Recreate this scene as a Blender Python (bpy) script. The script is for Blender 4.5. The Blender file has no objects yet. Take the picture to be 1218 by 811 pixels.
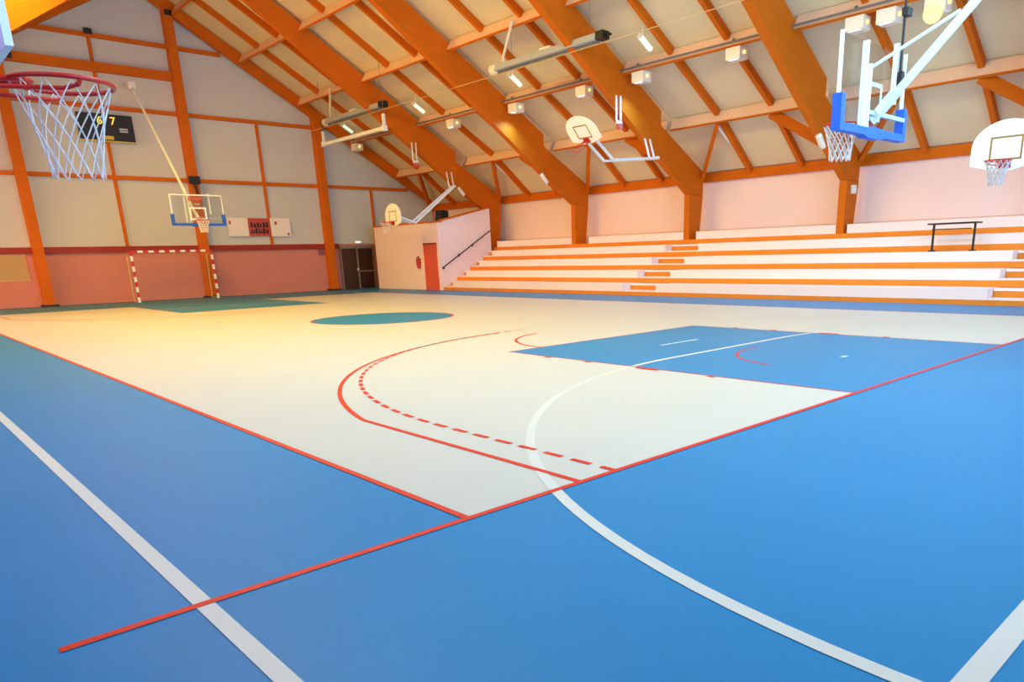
import bpy, math, random
from mathutils import Vector, Matrix
random.seed(4)
S = bpy.context.scene
C = S.collection

# ------------------------------------------------------------------ camera
CAM = (-2.3824, -3.4208, 1.5115)
YAW, PIT, ROL, FPX = 0.7661, -0.27945, -0.02733, 862.3
cd = bpy.data.cameras.new('camera'); cam = bpy.data.objects.new('camera', cd); C.objects.link(cam)
S.camera = cam
fw = Vector((math.sin(YAW)*math.cos(PIT), math.cos(YAW)*math.cos(PIT), math.sin(PIT)))
r0 = Vector((math.cos(YAW), -math.sin(YAW), 0)); u0 = r0.cross(fw)
r1 = math.cos(ROL)*r0+math.sin(ROL)*u0; u1 = -math.sin(ROL)*r0+math.cos(ROL)*u0
M = Matrix((r1, u1, -fw)).transposed().to_4x4(); M.translation = Vector(CAM)
cam.matrix_world = M
cd.sensor_fit = 'HORIZONTAL'; cd.sensor_width = 36.0; cd.lens = 36.0*FPX/1218.0
cd.shift_x = -76.27/1218.0; cd.shift_y = 142.9/1218.0
cd.clip_start = 0.05; cd.clip_end = 300

# ------------------------------------------------------------------ world, lights, exposure
vs = S.view_settings
vs.view_transform = 'Standard'; vs.look = 'None'; vs.exposure = 0.08; vs.gamma = 1.0; vs.use_curve_mapping = False
w = bpy.data.worlds.new('sky'); S.world = w; w.use_nodes = True
w.node_tree.nodes['Background'].inputs[0].default_value = (0.75, 0.86, 1.0, 1)
w.node_tree.nodes['Background'].inputs[1].default_value = 1.0

# watts of red, green and blue light for each group of sources
LG = dict(
    end=(930, 1800, 2600),            # invented glazing of the unseen end wall behind the camera
    roof_near=(1900, 2400, 2150),      # invented roof lights in the unseen west slope, nearest bay
    roof_mid=(2300, 1800, 480),     # invented roof lights, second bay
    roof_far=(2450, 1560, 110),       # invented roof lights, two further bays, tinted to warm the floor
    west_near=(20, 20, 120),      # invented west windows beside the camera
    west_mid=(40, 40, 40),    # invented west windows at mid court
    west_far=(600, 300, 90),    # invented west windows near the gable, tinted warm
    flood=(13, 36, 65))             # one box floodlight under a purlin
def lamp_rgb(l, rgb):
    e = max(max(rgb), 1e-6); l.energy = e; l.color = tuple(v/e for v in rgb)
def area(name, loc, target, sx, sy, rgb):
    l = bpy.data.lights.new(name, 'AREA'); l.shape = 'RECTANGLE'; l.size = sx; l.size_y = sy; lamp_rgb(l, rgb)
    o = bpy.data.objects.new(name, l); C.objects.link(o); o.location = loc
    d = Vector(target)-Vector(loc); o.rotation_euler = d.to_track_quat('-Z', 'Y').to_euler()
    return o
area('added_end_daylight', (7.5, -4.70, 5.2), (7.5, 10, 5.2), 17.0, 6.2, LG['end'])  # added soft source at the invented end glazing
for y in (5.08, 11.22, 17.36, 23.5):
    area('added_roof_daylight', (2.73, y, 10.27), (2.73+4.0, y, 10.27-6.8), 2.6, 5.4, LG['roof_near' if y < 8 else 'roof_mid' if y < 14 else 'roof_far'])  # added sources above the unseen west slope, tinted bay by bay
for y in (-1.06, 5.08, 11.22, 17.36, 23.5, 29.64):
    area('added_west_daylight', (-6.29, y, 2.2), (8, y, 1.4), 4.9, 2.2, LG['west_near' if y < 8 else 'west_mid' if y < 20 else 'west_far'])  # added sources outside the invented west glazing

# ------------------------------------------------------------------ materials
def lin(c):
    return tuple(((v/255)/12.92 if v/255 <= 0.04045 else ((v/255+0.055)/1.055)**2.4) for v in c)
def mat(name, rgb, rough=0.6, metal=0.0, var=0.0, scale=3.0, stretch=(1, 1, 1), bump=0.0, emit=None, estr=0.0, coat=0.0, spec=0.5):
    m = bpy.data.materials.new(name); m.use_nodes = True; nt = m.node_tree; b = nt.nodes['Principled BSDF']
    c = (*lin(rgb), 1)
    b.inputs['Base Color'].default_value = c; b.inputs['Roughness'].default_value = rough; b.inputs['Metallic'].default_value = metal
    b.inputs['Specular IOR Level'].default_value = spec
    if coat: b.inputs['Coat Weight'].default_value = coat
    if emit: b.inputs['Emission Color'].default_value = (*lin(emit), 1); b.inputs['Emission Strength'].default_value = estr
    if var or bump:
        tc = nt.nodes.new('ShaderNodeTexCoord'); mp = nt.nodes.new('ShaderNodeMapping'); mp.inputs['Scale'].default_value = stretch
        nz = nt.nodes.new('ShaderNodeTexNoise'); nz.inputs['Scale'].default_value = scale; nz.inputs['Detail'].default_value = 5
        nt.links.new(tc.outputs['Object'], mp.inputs[0]); nt.links.new(mp.outputs[0], nz.inputs['Vector'])
        if var:
            cr = nt.nodes.new('ShaderNodeValToRGB')
            cr.color_ramp.elements[0].position = 0.3; cr.color_ramp.elements[1].position = 0.7
            cr.color_ramp.elements[0].color = (*[max(0, v*(1-var)) for v in c[:3]], 1)
            cr.color_ramp.elements[1].color = (*[min(1, v*(1+var)) for v in c[:3]], 1)
            nt.links.new(nz.outputs['Fac'], cr.inputs[0]); nt.links.new(cr.outputs[0], b.inputs['Base Color'])
        if bump:
            bp = nt.nodes.new('ShaderNodeBump'); bp.inputs['Strength'].default_value = bump
            nt.links.new(nz.outputs['Fac'], bp.inputs['Height']); nt.links.new(bp.outputs[0], b.inputs['Normal'])
    return m
MT = dict(
    blue=mat('vinyl_blue', (30, 124, 174), 0.42, spec=0.22, var=0.03, scale=0.6),
    pale=mat('vinyl_pale', (197, 191, 181), 0.42, spec=0.35, var=0.015, scale=0.6),
    white_line=mat('line_white', (208, 202, 193), 0.5),
    red_line=mat('line_red', (214, 38, 20), 0.5),
    wood=mat('timber_orange', (210, 105, 6), 0.65, spec=0.2, var=0.05, scale=1.5, stretch=(1, 1, 3)),
    wood_dark=mat('timber_brown_band', (160, 42, 8), 0.6, var=0.08),
    kick=mat('kickboard_orange', (232, 130, 18), 0.5, var=0.05),
    panel=mat('ceiling_panel', (227, 212, 178), 0.85, var=0.02, scale=1.2),
    purlin=mat('purlin_pale', (236, 196, 170), 0.8, var=0.02),
    clad=mat('cladding_grey', (210, 211, 210), 0.85, var=0.02, scale=0.8),
    salmon=mat('wall_salmon', (212, 134, 122), 0.8, var=0.03, scale=0.7),
    pink=mat('wall_pale_pink', (251, 223, 221), 0.75, var=0.012, scale=1.0),
    bench=mat('bench_white', (250, 225, 219), 0.6, var=0.012),
    steel=mat('steel_white', (238, 242, 244), 0.35),
    board=mat('board_white', (250, 252, 248), 0.4),
    boardline=mat('board_marking', (150, 118, 60), 0.6),
    rim=mat('rim_red', (196, 22, 12), 0.4),
    net=mat('net_cord', (226, 214, 206), 0.8),
    net_grey=mat('net_cord_grey', (188, 184, 190), 0.8),
    pad=mat('pad_blue', (20, 92, 214), 0.5),
    black=mat('black_matt', (22, 22, 24), 0.5),
    dark=mat('dark_bracket', (44, 36, 34), 0.5, metal=0.2),
    rail=mat('rail_brown', (64, 34, 32), 0.45),
    grey=mat('steel_grey', (190, 198, 204), 0.45, metal=0.1),
    grey_d=mat('conduit_grey', (120, 114, 110), 0.5),
    door_red=mat('door_red', (226, 92, 66), 0.55),
    door_brown=mat('door_brown', (66, 34, 20), 0.35),
    alu=mat('aluminium', (150, 132, 120), 0.4, metal=0.4),
    ext_red=mat('extinguisher_red', (190, 24, 24), 0.35),
    lampw=mat('lamp_white', (246, 238, 224), 0.4),
    lampglow=mat('lamp_lens', (255, 220, 140), 0.3, emit=(255, 214, 120), estr=1.2),
    tube=mat('tube_lit', (225, 245, 230), 0.3, emit=(215, 255, 232), estr=0.7),
    yellow=mat('digit_yellow', (255, 214, 40), 0.4, emit=(255, 205, 40), estr=0.9),
    yellow_p=mat('label_yellow', (226, 196, 40), 0.5),
    poster=mat('poster_white', (246, 236, 232), 0.6),
    poster_r=mat('poster_red', (196, 74, 62), 0.6),
    notice=mat('notice_board', (196, 160, 110), 0.7),
    outside=mat('window_frame', (206, 200, 192), 0.5),
    cable=mat('cable_beige', (226, 190, 140), 0.6),
    pinkpul=mat('pulley_red', (206, 96, 96), 0.5),
)
def glassmat(name, tint, fac):
    m = bpy.data.materials.new(name); m.use_nodes = True; nt = m.node_tree
    for n in list(nt.nodes): nt.nodes.remove(n)
    o = nt.nodes.new('ShaderNodeOutputMaterial'); mx = nt.nodes.new('ShaderNodeMixShader')
    t = nt.nodes.new('ShaderNodeBsdfTransparent'); t.inputs[0].default_value = (*tint, 1)
    g = nt.nodes.new('ShaderNodeBsdfGlossy'); g.inputs['Roughness'].default_value = 0.03
    mx.inputs[0].default_value = fac
    nt.links.new(t.outputs[0], mx.inputs[1]); nt.links.new(g.outputs[0], mx.inputs[2]); nt.links.new(mx.outputs[0], o.inputs[0])
    return m
MT['glass'] = glassmat('board_glass', (0.93, 0.95, 0.95), 0.05)
MT['wglass'] = glassmat('window_glass', (0.97, 0.98, 0.98), 0.04)

# ------------------------------------------------------------------ mesh helpers
class MB:
    def __init__(s): s.v = []; s.f = []
    def add(s, vs_, fs):
        n = len(s.v); s.v += [tuple(p) for p in vs_]; s.f += [tuple(i+n for i in f) for f in fs]; return s
    def box(s, x0, x1, y0, y1, z0, z1):
        x0, x1 = min(x0, x1), max(x0, x1); y0, y1 = min(y0, y1), max(y0, y1); z0, z1 = min(z0, z1), max(z0, z1)
        return s.add([(x0, y0, z0), (x1, y0, z0), (x1, y1, z0), (x0, y1, z0), (x0, y0, z1), (x1, y0, z1), (x1, y1, z1), (x0, y1, z1)],
                     [(3, 2, 1, 0), (4, 5, 6, 7), (0, 1, 5, 4), (1, 2, 6, 5), (2, 3, 7, 6), (3, 0, 4, 7)])
    def beam(s, a, b, w_, h, up=(0, 0, 1)):
        a = Vector(a); b = Vector(b); d = (b-a).normalized(); up = Vector(up)
        if abs(d.dot(up)) > 0.98: up = Vector((1, 0, 0))
        r = d.cross(up).normalized(); u = r.cross(d)
        P = [a-r*w_/2-u*h/2, a+r*w_/2-u*h/2, a+r*w_/2+u*h/2, a-r*w_/2+u*h/2]
        Q = [p+(b-a) for p in P]
        return s.add(P+Q, [(0, 1, 2, 3), (7, 6, 5, 4), (1, 0, 4, 5), (2, 1, 5, 6), (3, 2, 6, 7), (0, 3, 7, 4)])
    def tube(s, pts, r, n=8, closed=False):
        pts = [Vector(p) for p in pts]; N = len(pts); base = len(s.v); prev = None
        for i, p in enumerate(pts):
            if closed: d = pts[(i+1) % N]-pts[i-1]
            else: d = pts[min(i+1, N-1)]-pts[max(i-1, 0)]
            d.normalize()
            if prev is None:
                a = Vector((0, 0, 1)) if abs(d.z) < 0.9 else Vector((1, 0, 0)); u = d.cross(a).normalized()
            else: u = (prev-d*prev.dot(d)).normalized()
            prev = u; v = d.cross(u)
            for k in range(n):
                t = 2*math.pi*k/n; s.v.append(tuple(p+u*r*math.cos(t)+v*r*math.sin(t)))
        M_ = N if closed else N-1
        for i in range(M_):
            j = (i+1) % N
            for k in range(n):
                q = (k+1) % n; s.f.append((base+i*n+k, base+i*n+q, base+j*n+q, base+j*n+k))
        if not closed:
            s.f.append(tuple(base+k for k in range(n))[::-1]); s.f.append(tuple(base+(N-1)*n+k for k in range(n)))
        return s
    def prism(s, poly, off):
        """extrude a planar polygon (list of 3D points) by the vector off"""
        n = len(poly); off = Vector(off); P = [Vector(p) for p in poly]; Q = [p+off for p in P]
        return s.add(P+Q, [tuple(range(n))[::-1], tuple(range(n, 2*n))]+[(i, (i+1) % n, n+(i+1) % n, n+i) for i in range(n)])
    def flat(s, poly):
        return s.add(poly, [tuple(range(len(poly)))])
    def ring(s, c, r0_, r1_, a0, a1, z, n=64):
        P = []
        for i in range(n+1):
            t = a0+(a1-a0)*i/n
            P += [(c[0]+r0_*math.cos(t), c[1]+r0_*math.sin(t), z), (c[0]+r1_*math.cos(t), c[1]+r1_*math.sin(t), z)]
        return s.add(P, [(2*i, 2*i+1, 2*i+3, 2*i+2) for i in range(n)])
ORG = {}
def finish(o, parent):
    C.objects.link(o)
    if parent is not None: o.parent = parent
    return o
def build(name, mb, m, parent=None, label=None, origin=None, smooth=False):
    """one mesh object; the coordinates in mb are world coordinates"""
    org = Vector(ORG[parent]) if parent is not None else Vector(origin or (0, 0, 0))
    me = bpy.data.meshes.new(name); me.from_pydata([tuple(Vector(v)-org) for v in mb.v], [], mb.f); me.update()
    import bmesh
    bm = bmesh.new(); bm.from_mesh(me); bmesh.ops.recalc_face_normals(bm, faces=bm.faces)
    bm.to_mesh(me); bm.free()
    if smooth:
        for p in me.polygons: p.use_smooth = True
    me.materials.append(MT[m] if isinstance(m, str) else m)
    o = bpy.data.objects.new(name, me)
    if parent is None: o.location = org
    ORG[o] = tuple(org); finish(o, parent)
    if label: o['label'] = label
    return o
def flatbuild(name, mb, m, parent):
    """flat paint layer: normals up"""
    org = Vector(ORG[parent]); me = bpy.data.meshes.new(name)
    me.from_pydata([tuple(Vector(v)-org) for v in mb.v], [], mb.f); me.update()
    for p in me.polygons:
        if p.normal.z < 0: p.flip()
    me.update(); me.materials.append(MT[m]); o = bpy.data.objects.new(name, me); ORG[o] = ORG[parent]; return finish(o, parent)
def inst(name, src, parent, loc, rot=(0, 0, 0), scale=None):
    """another object on the same mesh data"""
    o = bpy.data.objects.new(name, src); finish(o, parent); o.location = Vector(loc)-Vector(ORG.get(parent, (0, 0, 0))); o.rotation_euler = rot
    if scale: o.scale = scale
    ORG[o] = ORG.get(parent, (0, 0, 0)); return o
def mesh_only(name, mb, m):
    me = bpy.data.meshes.new(name); me.from_pydata(mb.v, [], mb.f); me.update(); me.materials.append(MT[m]); return me
def thing(name, label, cat, loc, group=None):
    o = bpy.data.objects.new(name, None); C.objects.link(o); o.location = loc; o.empty_display_size = 0.2
    ORG[o] = tuple(loc); o['label'] = label; o['category'] = cat
    if group: o['group'] = group
    return o
def tag(o, label, cat, group=None):
    o['label'] = label; o['category'] = cat
    if group: o['group'] = group
    return o
def struct(o, label=None):
    o['kind'] = 'structure'
    if label: o['label'] = label
    return o
def root_struct(name, label, loc=(0, 0, 0)):
    o = bpy.data.objects.new(name, None); C.objects.link(o); o.location = loc; ORG[o] = tuple(loc); o['kind'] = 'structure'; o['label'] = label
    return o

# ------------------------------------------------------------------ hall dimensions (metres)
XL, XR, YN, YF = -5.84, 22.1, -4.5, 33.0
RX, RZ, SL = 8.13, 12.33, 0.588                       # ridge line, underside of the purlins, slope
FY = [8.15+6.14*k for k in range(-2, 5)]            # portal frames
def plane(x, z0=RZ): return z0-SL*abs(x-RX)
TH = math.atan(SL)

# ------------------------------------------------------------------ floor with its court paint
mb = MB().box(XL, XR, YN, YF, -0.15, 0)
floor = build('floor', mb, 'blue', origin=(0, 0, 0)); struct(floor, 'blue vinyl sports floor with painted court markings')
Z1, Z2, Z3, Z4, Z5 = 0.0012, 0.0024, 0.0036, 0.0048, 0.006
def rect(x0, x1, y0, y1, z): return [(x0, y0, z), (x1, y0, z), (x1, y1, z), (x0, y1, z)]
flatbuild('court_area', MB().flat(rect(0, 15, 0, 28, Z1)), 'pale', floor)
flatbuild('key_area', MB().flat(rect(5.05, 9.95, 0, 5.8, Z2)), 'blue', floor)
flatbuild('key_area', MB().flat(rect(5.05, 9.95, 22.2, 28, Z2)), 'blue', floor)
flatbuild('centre_circle_area', MB().flat([(7.5+1.8*math.cos(t*math.pi/32), 14+1.8*math.sin(t*math.pi/32), Z2) for t in range(64)]), 'blue', floor)
def line(name, x0, x1, y0, y1, z, m): return flatbuild(name, MB().flat(rect(x0, x1, y0, y1, z)), m, floor)
# white handball lines
GY0, GY1 = -2.75, 30.75
line('handball_sideline', -1.56, -1.48, YN+0.1, GY1, Z3, 'white_line'); pass
line('handball_goal_line', -1.56, 16.56, GY0-0.05, GY0+0.05, Z3, 'white_line'); line('handball_goal_line', -1.56, 16.56, GY1-0.04, GY1+0.04, Z3, 'white_line')
for gy, s in ((GY0, 1), (GY1, -1)):
    m_ = MB()
    m_.ring((6, gy), 5.93, 6.01, math.pi, math.pi-s*math.pi/2, Z3, 40)
    m_.ring((9, gy), 5.93, 6.01, 0, s*math.pi/2, Z3, 40)
    m_.flat(rect(6, 9, gy+s*5.93, gy+s*6.01, Z3))
    flatbuild('goal_area_line', m_, 'white_line', floor)
    line('seven_metre_mark', 7.05, 8.05, gy+s*7.0, gy+s*7.06, Z3, 'white_line')
    line('keeper_mark', 7.43, 7.58, gy+s*4.02, gy+s*4.10, Z3, 'white_line')
# red basketball lines
line('baseline', -2.08, 15.05, -0.05, 0, Z4, 'red_line'); line('baseline', -0.05, 15.05, 28, 28.05, Z4, 'red_line')
line('sideline', -0.05, 0.0, 0, 28, Z4, 'red_line'); line('sideline', 15.0, 15.05, 0, 28, Z4, 'red_line')
flatbuild('centre_circle_line', MB().ring((7.5, 14), 1.79, 1.83, 0, 2*math.pi, Z4, 64), 'red_line', floor)
def arc_pts(cx, cy, r, a0, a1, n): return [(cx+r*math.cos(a0+(a1-a0)*i/n), cy+r*math.sin(a0+(a1-a0)*i/n)) for i in range(n+1)]
for by, s in ((0, 1), (28, -1)):
    hy = by+s*1.575
    a = math.acos(6.575/6.725)
    m_ = MB()
    m_.ring((7.5, hy), 6.70, 6.75, s*math.radians(96), s*(math.pi-a), Z4, 80)
    for x in (0.9,): m_.flat(rect(x, x+0.05, by, hy+s*6.725*math.sin(a), Z4))
    flatbuild('three_point_line', m_, 'red_line', floor)
    flatbuild('free_throw_semicircle', MB().ring((7.5, by+s*5.8), 1.75, 1.80, s*1.75, s*math.pi, Z4, 40), 'red_line', floor)
    flatbuild('no_charge_semicircle', MB().ring((7.5, hy), 1.25, 1.29, s*1.4, s*3.05, Z4, 40), 'red_line', floor)
    m_ = MB()
    for x in (5.03, 9.95): m_.flat(rect(x, x+0.025, by, by+s*5.8, Z4))
    m_.flat(rect(5.03, 9.975, by+s*5.78, by+s*5.8, Z4)); flatbuild('key_line', m_, 'red_line', floor)
    for x in (4.95, 9.96):
        for y0, y1 in ((1.75, 1.85), (2.64, 3.02), (3.9, 4.0), (4.75, 4.85)):
            flatbuild('lane_mark', MB().flat(rect(x, x+0.1, by+s*y0, by+s*y1, Z5)), 'red_line', floor)
# the inner dashed line: each dash on its own
hy = 1.575; aa = math.acos(6.225/6.245)
path = []
yk = hy+6.245*math.sin(math.acos(6.22/6.245))
y = 0.0
path = [(1.28, yk*i/8) for i in range(8)]+[(7.5-6.22*math.cos(t), yk+6.22*math.sin(t)) for t in [i*math.pi/90 for i in range(91)]]+[(13.72, yk*(8-i)/8) for i in range(1, 9)]
def walk(path, dash, gap):
    out = []; cur = []; acc = 0.08; on = True; pts = [Vector(p) for p in path]
    for a_, b_ in zip(pts[:-1], pts[1:]):
        L = (b_-a_).length; t = 0
        while t < L-1e-9:
            need = (dash if on else gap)-acc; st = min(need, L-t)
            if on:
                if not cur: cur = [a_+(b_-a_)*(t/L)]
                cur.append(a_+(b_-a_)*((t+st)/L))
            t += st; acc += st
            if acc >= (dash if on else gap)-1e-9:
                if on: out.append(cur); cur = []
                on = not on; acc = 0
    return out
for seg in walk(path[:-52], 0.205, 0.105):
    m_ = MB(); d = (seg[-1]-seg[0]).normalized(); nrm = Vector((-d.y, d.x))*0.025
    m_.flat([(*(seg[0]-nrm), Z4), (*(seg[-1]-nrm), Z4), (*(seg[-1]+nrm), Z4), (*(seg[0]+nrm), Z4)])
    flatbuild('dash', m_, 'red_line', floor)

# ------------------------------------------------------------------ roof: ceiling panels, purlins, small rafters, braces
ceil = root_struct('ceiling', 'pitched ceiling of beige panels between pale purlins and orange rafters')
PX = [9.6, 12.1, 14.6, 17.1, 19.6]
edges = [RX]+PX+[22.1]
BAYS = list(zip([YN]+FY[1:-1], FY[1:-1]+[YF]))
edges = [RX]+[x+0.22 for x in PX]+[21.93]
for k in range(6):
    x0, x1 = edges[k], edges[k+1]; za = plane(x0, 12.87); zc = plane(x1, 12.87) if k < 5 else 4.32     # the lowest row dips to the wall plate
    L = math.hypot(x1-x0, za-zc); th = math.atan2(za-zc, x1-x0); xm = (x0+x1)/2; zm = (za+zc)/2
    for j, (b0, b1) in enumerate(BAYS):
        wd = (b1-b0)/3
        pm = mesh_only('ceiling_panel', MB().box(-L/2+0.006, L/2-0.006, -wd/2+0.006, wd/2-0.006, 0, 0.06), 'panel')
        for t in range(3):
            ym = b0+wd*(t+0.5)
            for s in (1, -1):
                if s < 0 and k == 2 and 1 <= j <= 4: continue      # invented roof lights here
                inst('ceiling_panel', pm, ceil, (RX+s*(xm-RX), ym, zm), (0, s*th, 0))
        rm = mesh_only('small_rafter', MB().box(-L/2+0.02, L/2-0.03, -0.075, 0.075, -0.22, 0.0), 'wood')
        f0 = FY[j]; f1 = FY[j+1]
        for t in (1, 2):
            ym = f0+(f1-f0)*t/3
            for s in (1, -1):
                inst('small_rafter', rm, ceil, (RX+s*(xm-RX), ym, zm), (0, s*th, 0))
roofskin = MB()
def deck(xa, xb, ya, yb_):
    P = [(xa, ya), (xa, yb_), (xb, yb_), (xb, ya)]
    roofskin.add([(x, y, plane(x, 13.03)) for x, y in P]+[(x, y, plane(x, 13.15)) for x, y in P],
                 [(0, 1, 2, 3), (7, 6, 5, 4), (0, 4, 5, 1), (1, 5, 6, 2), (2, 6, 7, 3), (3, 7, 4, 0)])
deck(RX, RX+15, YN-0.1, YF+0.1); deck(RX, 4.16, YN-0.1, YF+0.1); deck(1.66, RX-15, YN-0.1, YF+0.1)
deck(4.16, 1.66, YN-0.1, FY[1]); deck(4.16, 1.66, FY[5], YF+0.1)
for j in range(1, 5):
    wn = root_struct('window_%d' % (j+7), 'unseen roof light added in the west slope for daylight', (2.91, (FY[j]+FY[j+1])/2, plane(2.91, 12.93)))
    for q in range(3):
        ya = FY[j]+(FY[j+1]-FY[j])*q/3+0.05; yb_ = FY[j]+(FY[j+1]-FY[j])*(q+1)/3-0.05
        build('pane', MB().prism([(4.11, ya, plane(4.11, 13.03)), (1.71, ya, plane(1.71, 13.03)), (1.71, ya, plane(1.71, 13.045)), (4.11, ya, plane(4.11, 13.045))], (0, yb_-ya, 0)), 'wglass', wn)
        build('glazing_bar', MB().beam((4.16, ya-0.05, plane(4.16, 13.05)), (1.66, ya-0.05, plane(1.66, 13.05)), 0.09, 0.1), 'outside', wn)
build('roof_deck', roofskin, 'panel', ceil)
BL = 6.14-0.28
pu = mesh_only('purlin', MB().box(-0.035, 0.035, -BL/2, BL/2, 0.025, 0.44), 'purlin')
pe = mesh_only('purlin_edge', MB().box(-0.038, 0.038, -BL/2, BL/2, 0.0, 0.025), 'wood')
for x in PX:
    for j in range(6):
        ym = (FY[j]+FY[j+1])/2
        for s in (1, -1):
            o = inst('purlin', pu, ceil, (RX+s*(x-RX), ym, plane(x)), (0, s*TH, 0))
            e = bpy.data.objects.new('edge_strip', pe); finish(e, o); ORG[e] = (0, 0, 0)
build('ridge_beam', MB().box(RX-0.1, RX+0.1, YN+0.1, YF-0.1, 12.28, 12.7), 'wood', ceil)
for s in (1, -1):
    build('wall_plate', MB().box(RX+s*13.76, RX+s*13.95, YN+0.05, YF-0.05, 3.98, 4.30), 'wood', ceil)
# braces from the last purlin to the knees of the frames
for j in range(6):
    f0, f1 = FY[j], FY[j+1]
    for t, fy, sg in ((1, f0, 1), (2, f1, -1)):
        yb = f0+(f1-f0)*t/3
        for s in (1, -1):
            X = lambda x: RX+s*(x-RX)
            build('brace', MB().beam((X(19.75), yb, plane(19.75)+0.12), (X(21.55 if sg < 0 else 20.2), fy+sg*0.16, 4.15 if sg < 0 else 4.45), 0.13, 0.2 if sg < 0 else 0.3, up=(0.3*s, 0, 1)), 'wood', ceil)
build('tie_cable', MB().tube([(14.95, YN+0.1, 7.42), (14.95, YF-0.1, 7.42)], 0.011, 6), 'cable', ceil)
build('conduit', MB().tube([(17.02, YN+0.1, plane(17.02)+0.06), (17.02, YF-0.3, plane(17.02)+0.06)], 0.028, 6), 'grey_d', ceil)

# ------------------------------------------------------------------ portal frames
def zb(x): return 12.165-0.69*(x-RX)
FLAB = ['beside the near end wall', 'behind the side basket with a fan board at the aisle foot', 'with a small white box on its leg',
        'rising beside the stepped aisle', 'between the two tall back walls past the aisle', 'where the annex wall and handrail end', 'against the gable wall']
for i, fy in enumerate(FY):
    gable = i in (0, 6)
    t = root_struct('timber_frame', 'orange laminated timber roof frame '+FLAB[i], (RX, fy, 0))
    for s in (1, -1):
        X = lambda x: RX+s*(x-RX)
        hw = 0.13
        if gable:
            poly = [(RX, RZ), (22.0, plane(22.0)), (22.0, plane(22.0)+0.5), (RX, RZ+0.5)]
            build('rafter', MB().prism([(X(x), fy-hw, z) for x, z in poly], (0, 2*hw, 0)), 'wood', t)
        else:
            poly = [(RX, zb(RX)), (19.1, zb(19.1)), (19.1, plane(19.1)+0.30), (RX, RZ+0.45)]
            build('rafter', MB().prism([(X(x), fy-hw, z) for x, z in poly], (0, 2*hw, 0)), 'wood', t)
            poly = [(19.12, zb(19.1)), (20.80, 3.50), (21.62, 3.50), (21.66, 4.30), (19.12, plane(19.12)-0.15)]
            build('knee', MB().prism([(X(x), fy-hw+0.015, z) for x, z in poly], (0, 2*hw-0.03, 0)), 'wood', t)
            zt = 1.892 if s > 0 else 0.03
            poly = [(20.78, zt), (21.42, zt), (21.62, 3.49), (20.80, 3.49)]
            lg = build('leg', MB().prism([(X(x), fy-hw+0.005, z) for x, z in poly], (0, 2*hw-0.01, 0)), 'wood', t)
            if s < 0: build('base_plate', MB().box(X(20.7), X(21.5), fy-0.2, fy+0.2, 0, 0.03), 'dark', t)

# ------------------------------------------------------------------ far gable wall
def clip_roof(poly, zoff):
    """clip a polygon (x,z) below z = RZ+zoff - SL|x-RX|"""
    for s in (1, -1):
        out = []
        f = lambda p: (RZ+zoff-SL*s*(p[0]-RX))-p[1]
        for a_, b_ in zip(poly, poly[1:]+poly[:1]):
            fa, fb = f(a_), f(b_)
            if fa >= 0: out.append(a_)
            if fa*fb < 0:
                q = fa/(fa-fb); out.append((a_[0]+(b_[0]-a_[0])*q, a_[1]+(b_[1]-a_[1])*q))
        poly = out
        if not poly: break
    return poly
def gable(x0, x1): return [(x0, 0), (x1, 0), (x1, plane(x1, 12.98)), (RX, 12.98), (x0, plane(x0, 12.98))]
wf = build('wall_far', MB().prism([(x, YF, z) for x, z in gable(XL, XR)], (0, 0.25, 0)), 'salmon', origin=(0, 0, 0))
struct(wf, 'gable end wall, salmon below and grey panels above')
CELLS = []
for a_, b_ in zip([XL, -2.9, 0.3, 3.3, 6.45, 9.5, 12.65, 15.5, 18.2], [-2.9, 0.3, 3.3, 6.45, 9.5, 12.65, 15.5, 18.2, 21.95]):
    CELLS += [(a_, b_, 2.27, 5.03), (a_, b_, 5.03, 7.70)]
CELLS += [(XL, 3.3, 7.7, 12.9), (3.3, 6.45, 7.7, 9.15), (6.45, 9.5, 7.7, 9.15), (3.3, 6.45, 9.15, 10.3), (6.45, 9.5, 9.15, 10.3),
          (3.3, 9.5, 10.3, 12.9), (9.5, 15.9, 7.7, 10.3), (9.5, 12.5, 10.3, 12.9)]
for a_, b_, z0, z1 in CELLS:
    poly = clip_roof([(a_+0.008, z0+0.008), (b_-0.008, z0+0.008), (b_-0.008, z1-0.008), (a_+0.008, z1-0.008)], 0.5)
    if len(poly) >= 3: build('cladding_panel', MB().prism([(x, YF-0.03, z) for x, z in poly], (0, 0.03, 0)), 'clad', wf)
build('lower_band', MB().box(XL+0.1, 16.06, YF-0.10, YF-0.032, 2.05, 2.29), 'wood_dark', wf)
def xr(z, off=0.0): return RX+(RZ+off-z)/SL
for z, h, x0, x1 in ((5.03, 0.15, XL+.1, 20.4), (7.70, 0.15, XL+.3, 16.0), (9.15, 0.34, 3.45, 9.35), (10.30, 0.16, 3.45, 11.5)):
    dpt = 0.22 if h > .3 else 0.12
    build('girt', MB().box(x0, min(x1, xr(z+h/2)), YF-dpt-0.032, YF-0.032, z-h/2, z+h/2), 'wood', wf)
for x, z0, z1 in ((6.45, 2.3, 10.25), (12.65, 2.3, 7.65), (18.2, 2.3, 5.0), (0.3, 2.3, 7.6)):
    build('stud', MB().box(x-0.06, x+0.06, YF-0.12, YF-0.032, z0, z1), 'wood', wf)
for x in (-2.9, 3.25, 9.45, 15.48):
    co = build('column', MB().box(x-0.17, x+0.17, YF-0.45, YF-0.032, 0.02, plane(x)+0.1), 'wood', wf)
    build('base_plate', MB().box(x-0.28, x+0.28, YF-0.52, YF-0.032, 0, 0.07), 'dark', co)
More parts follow.
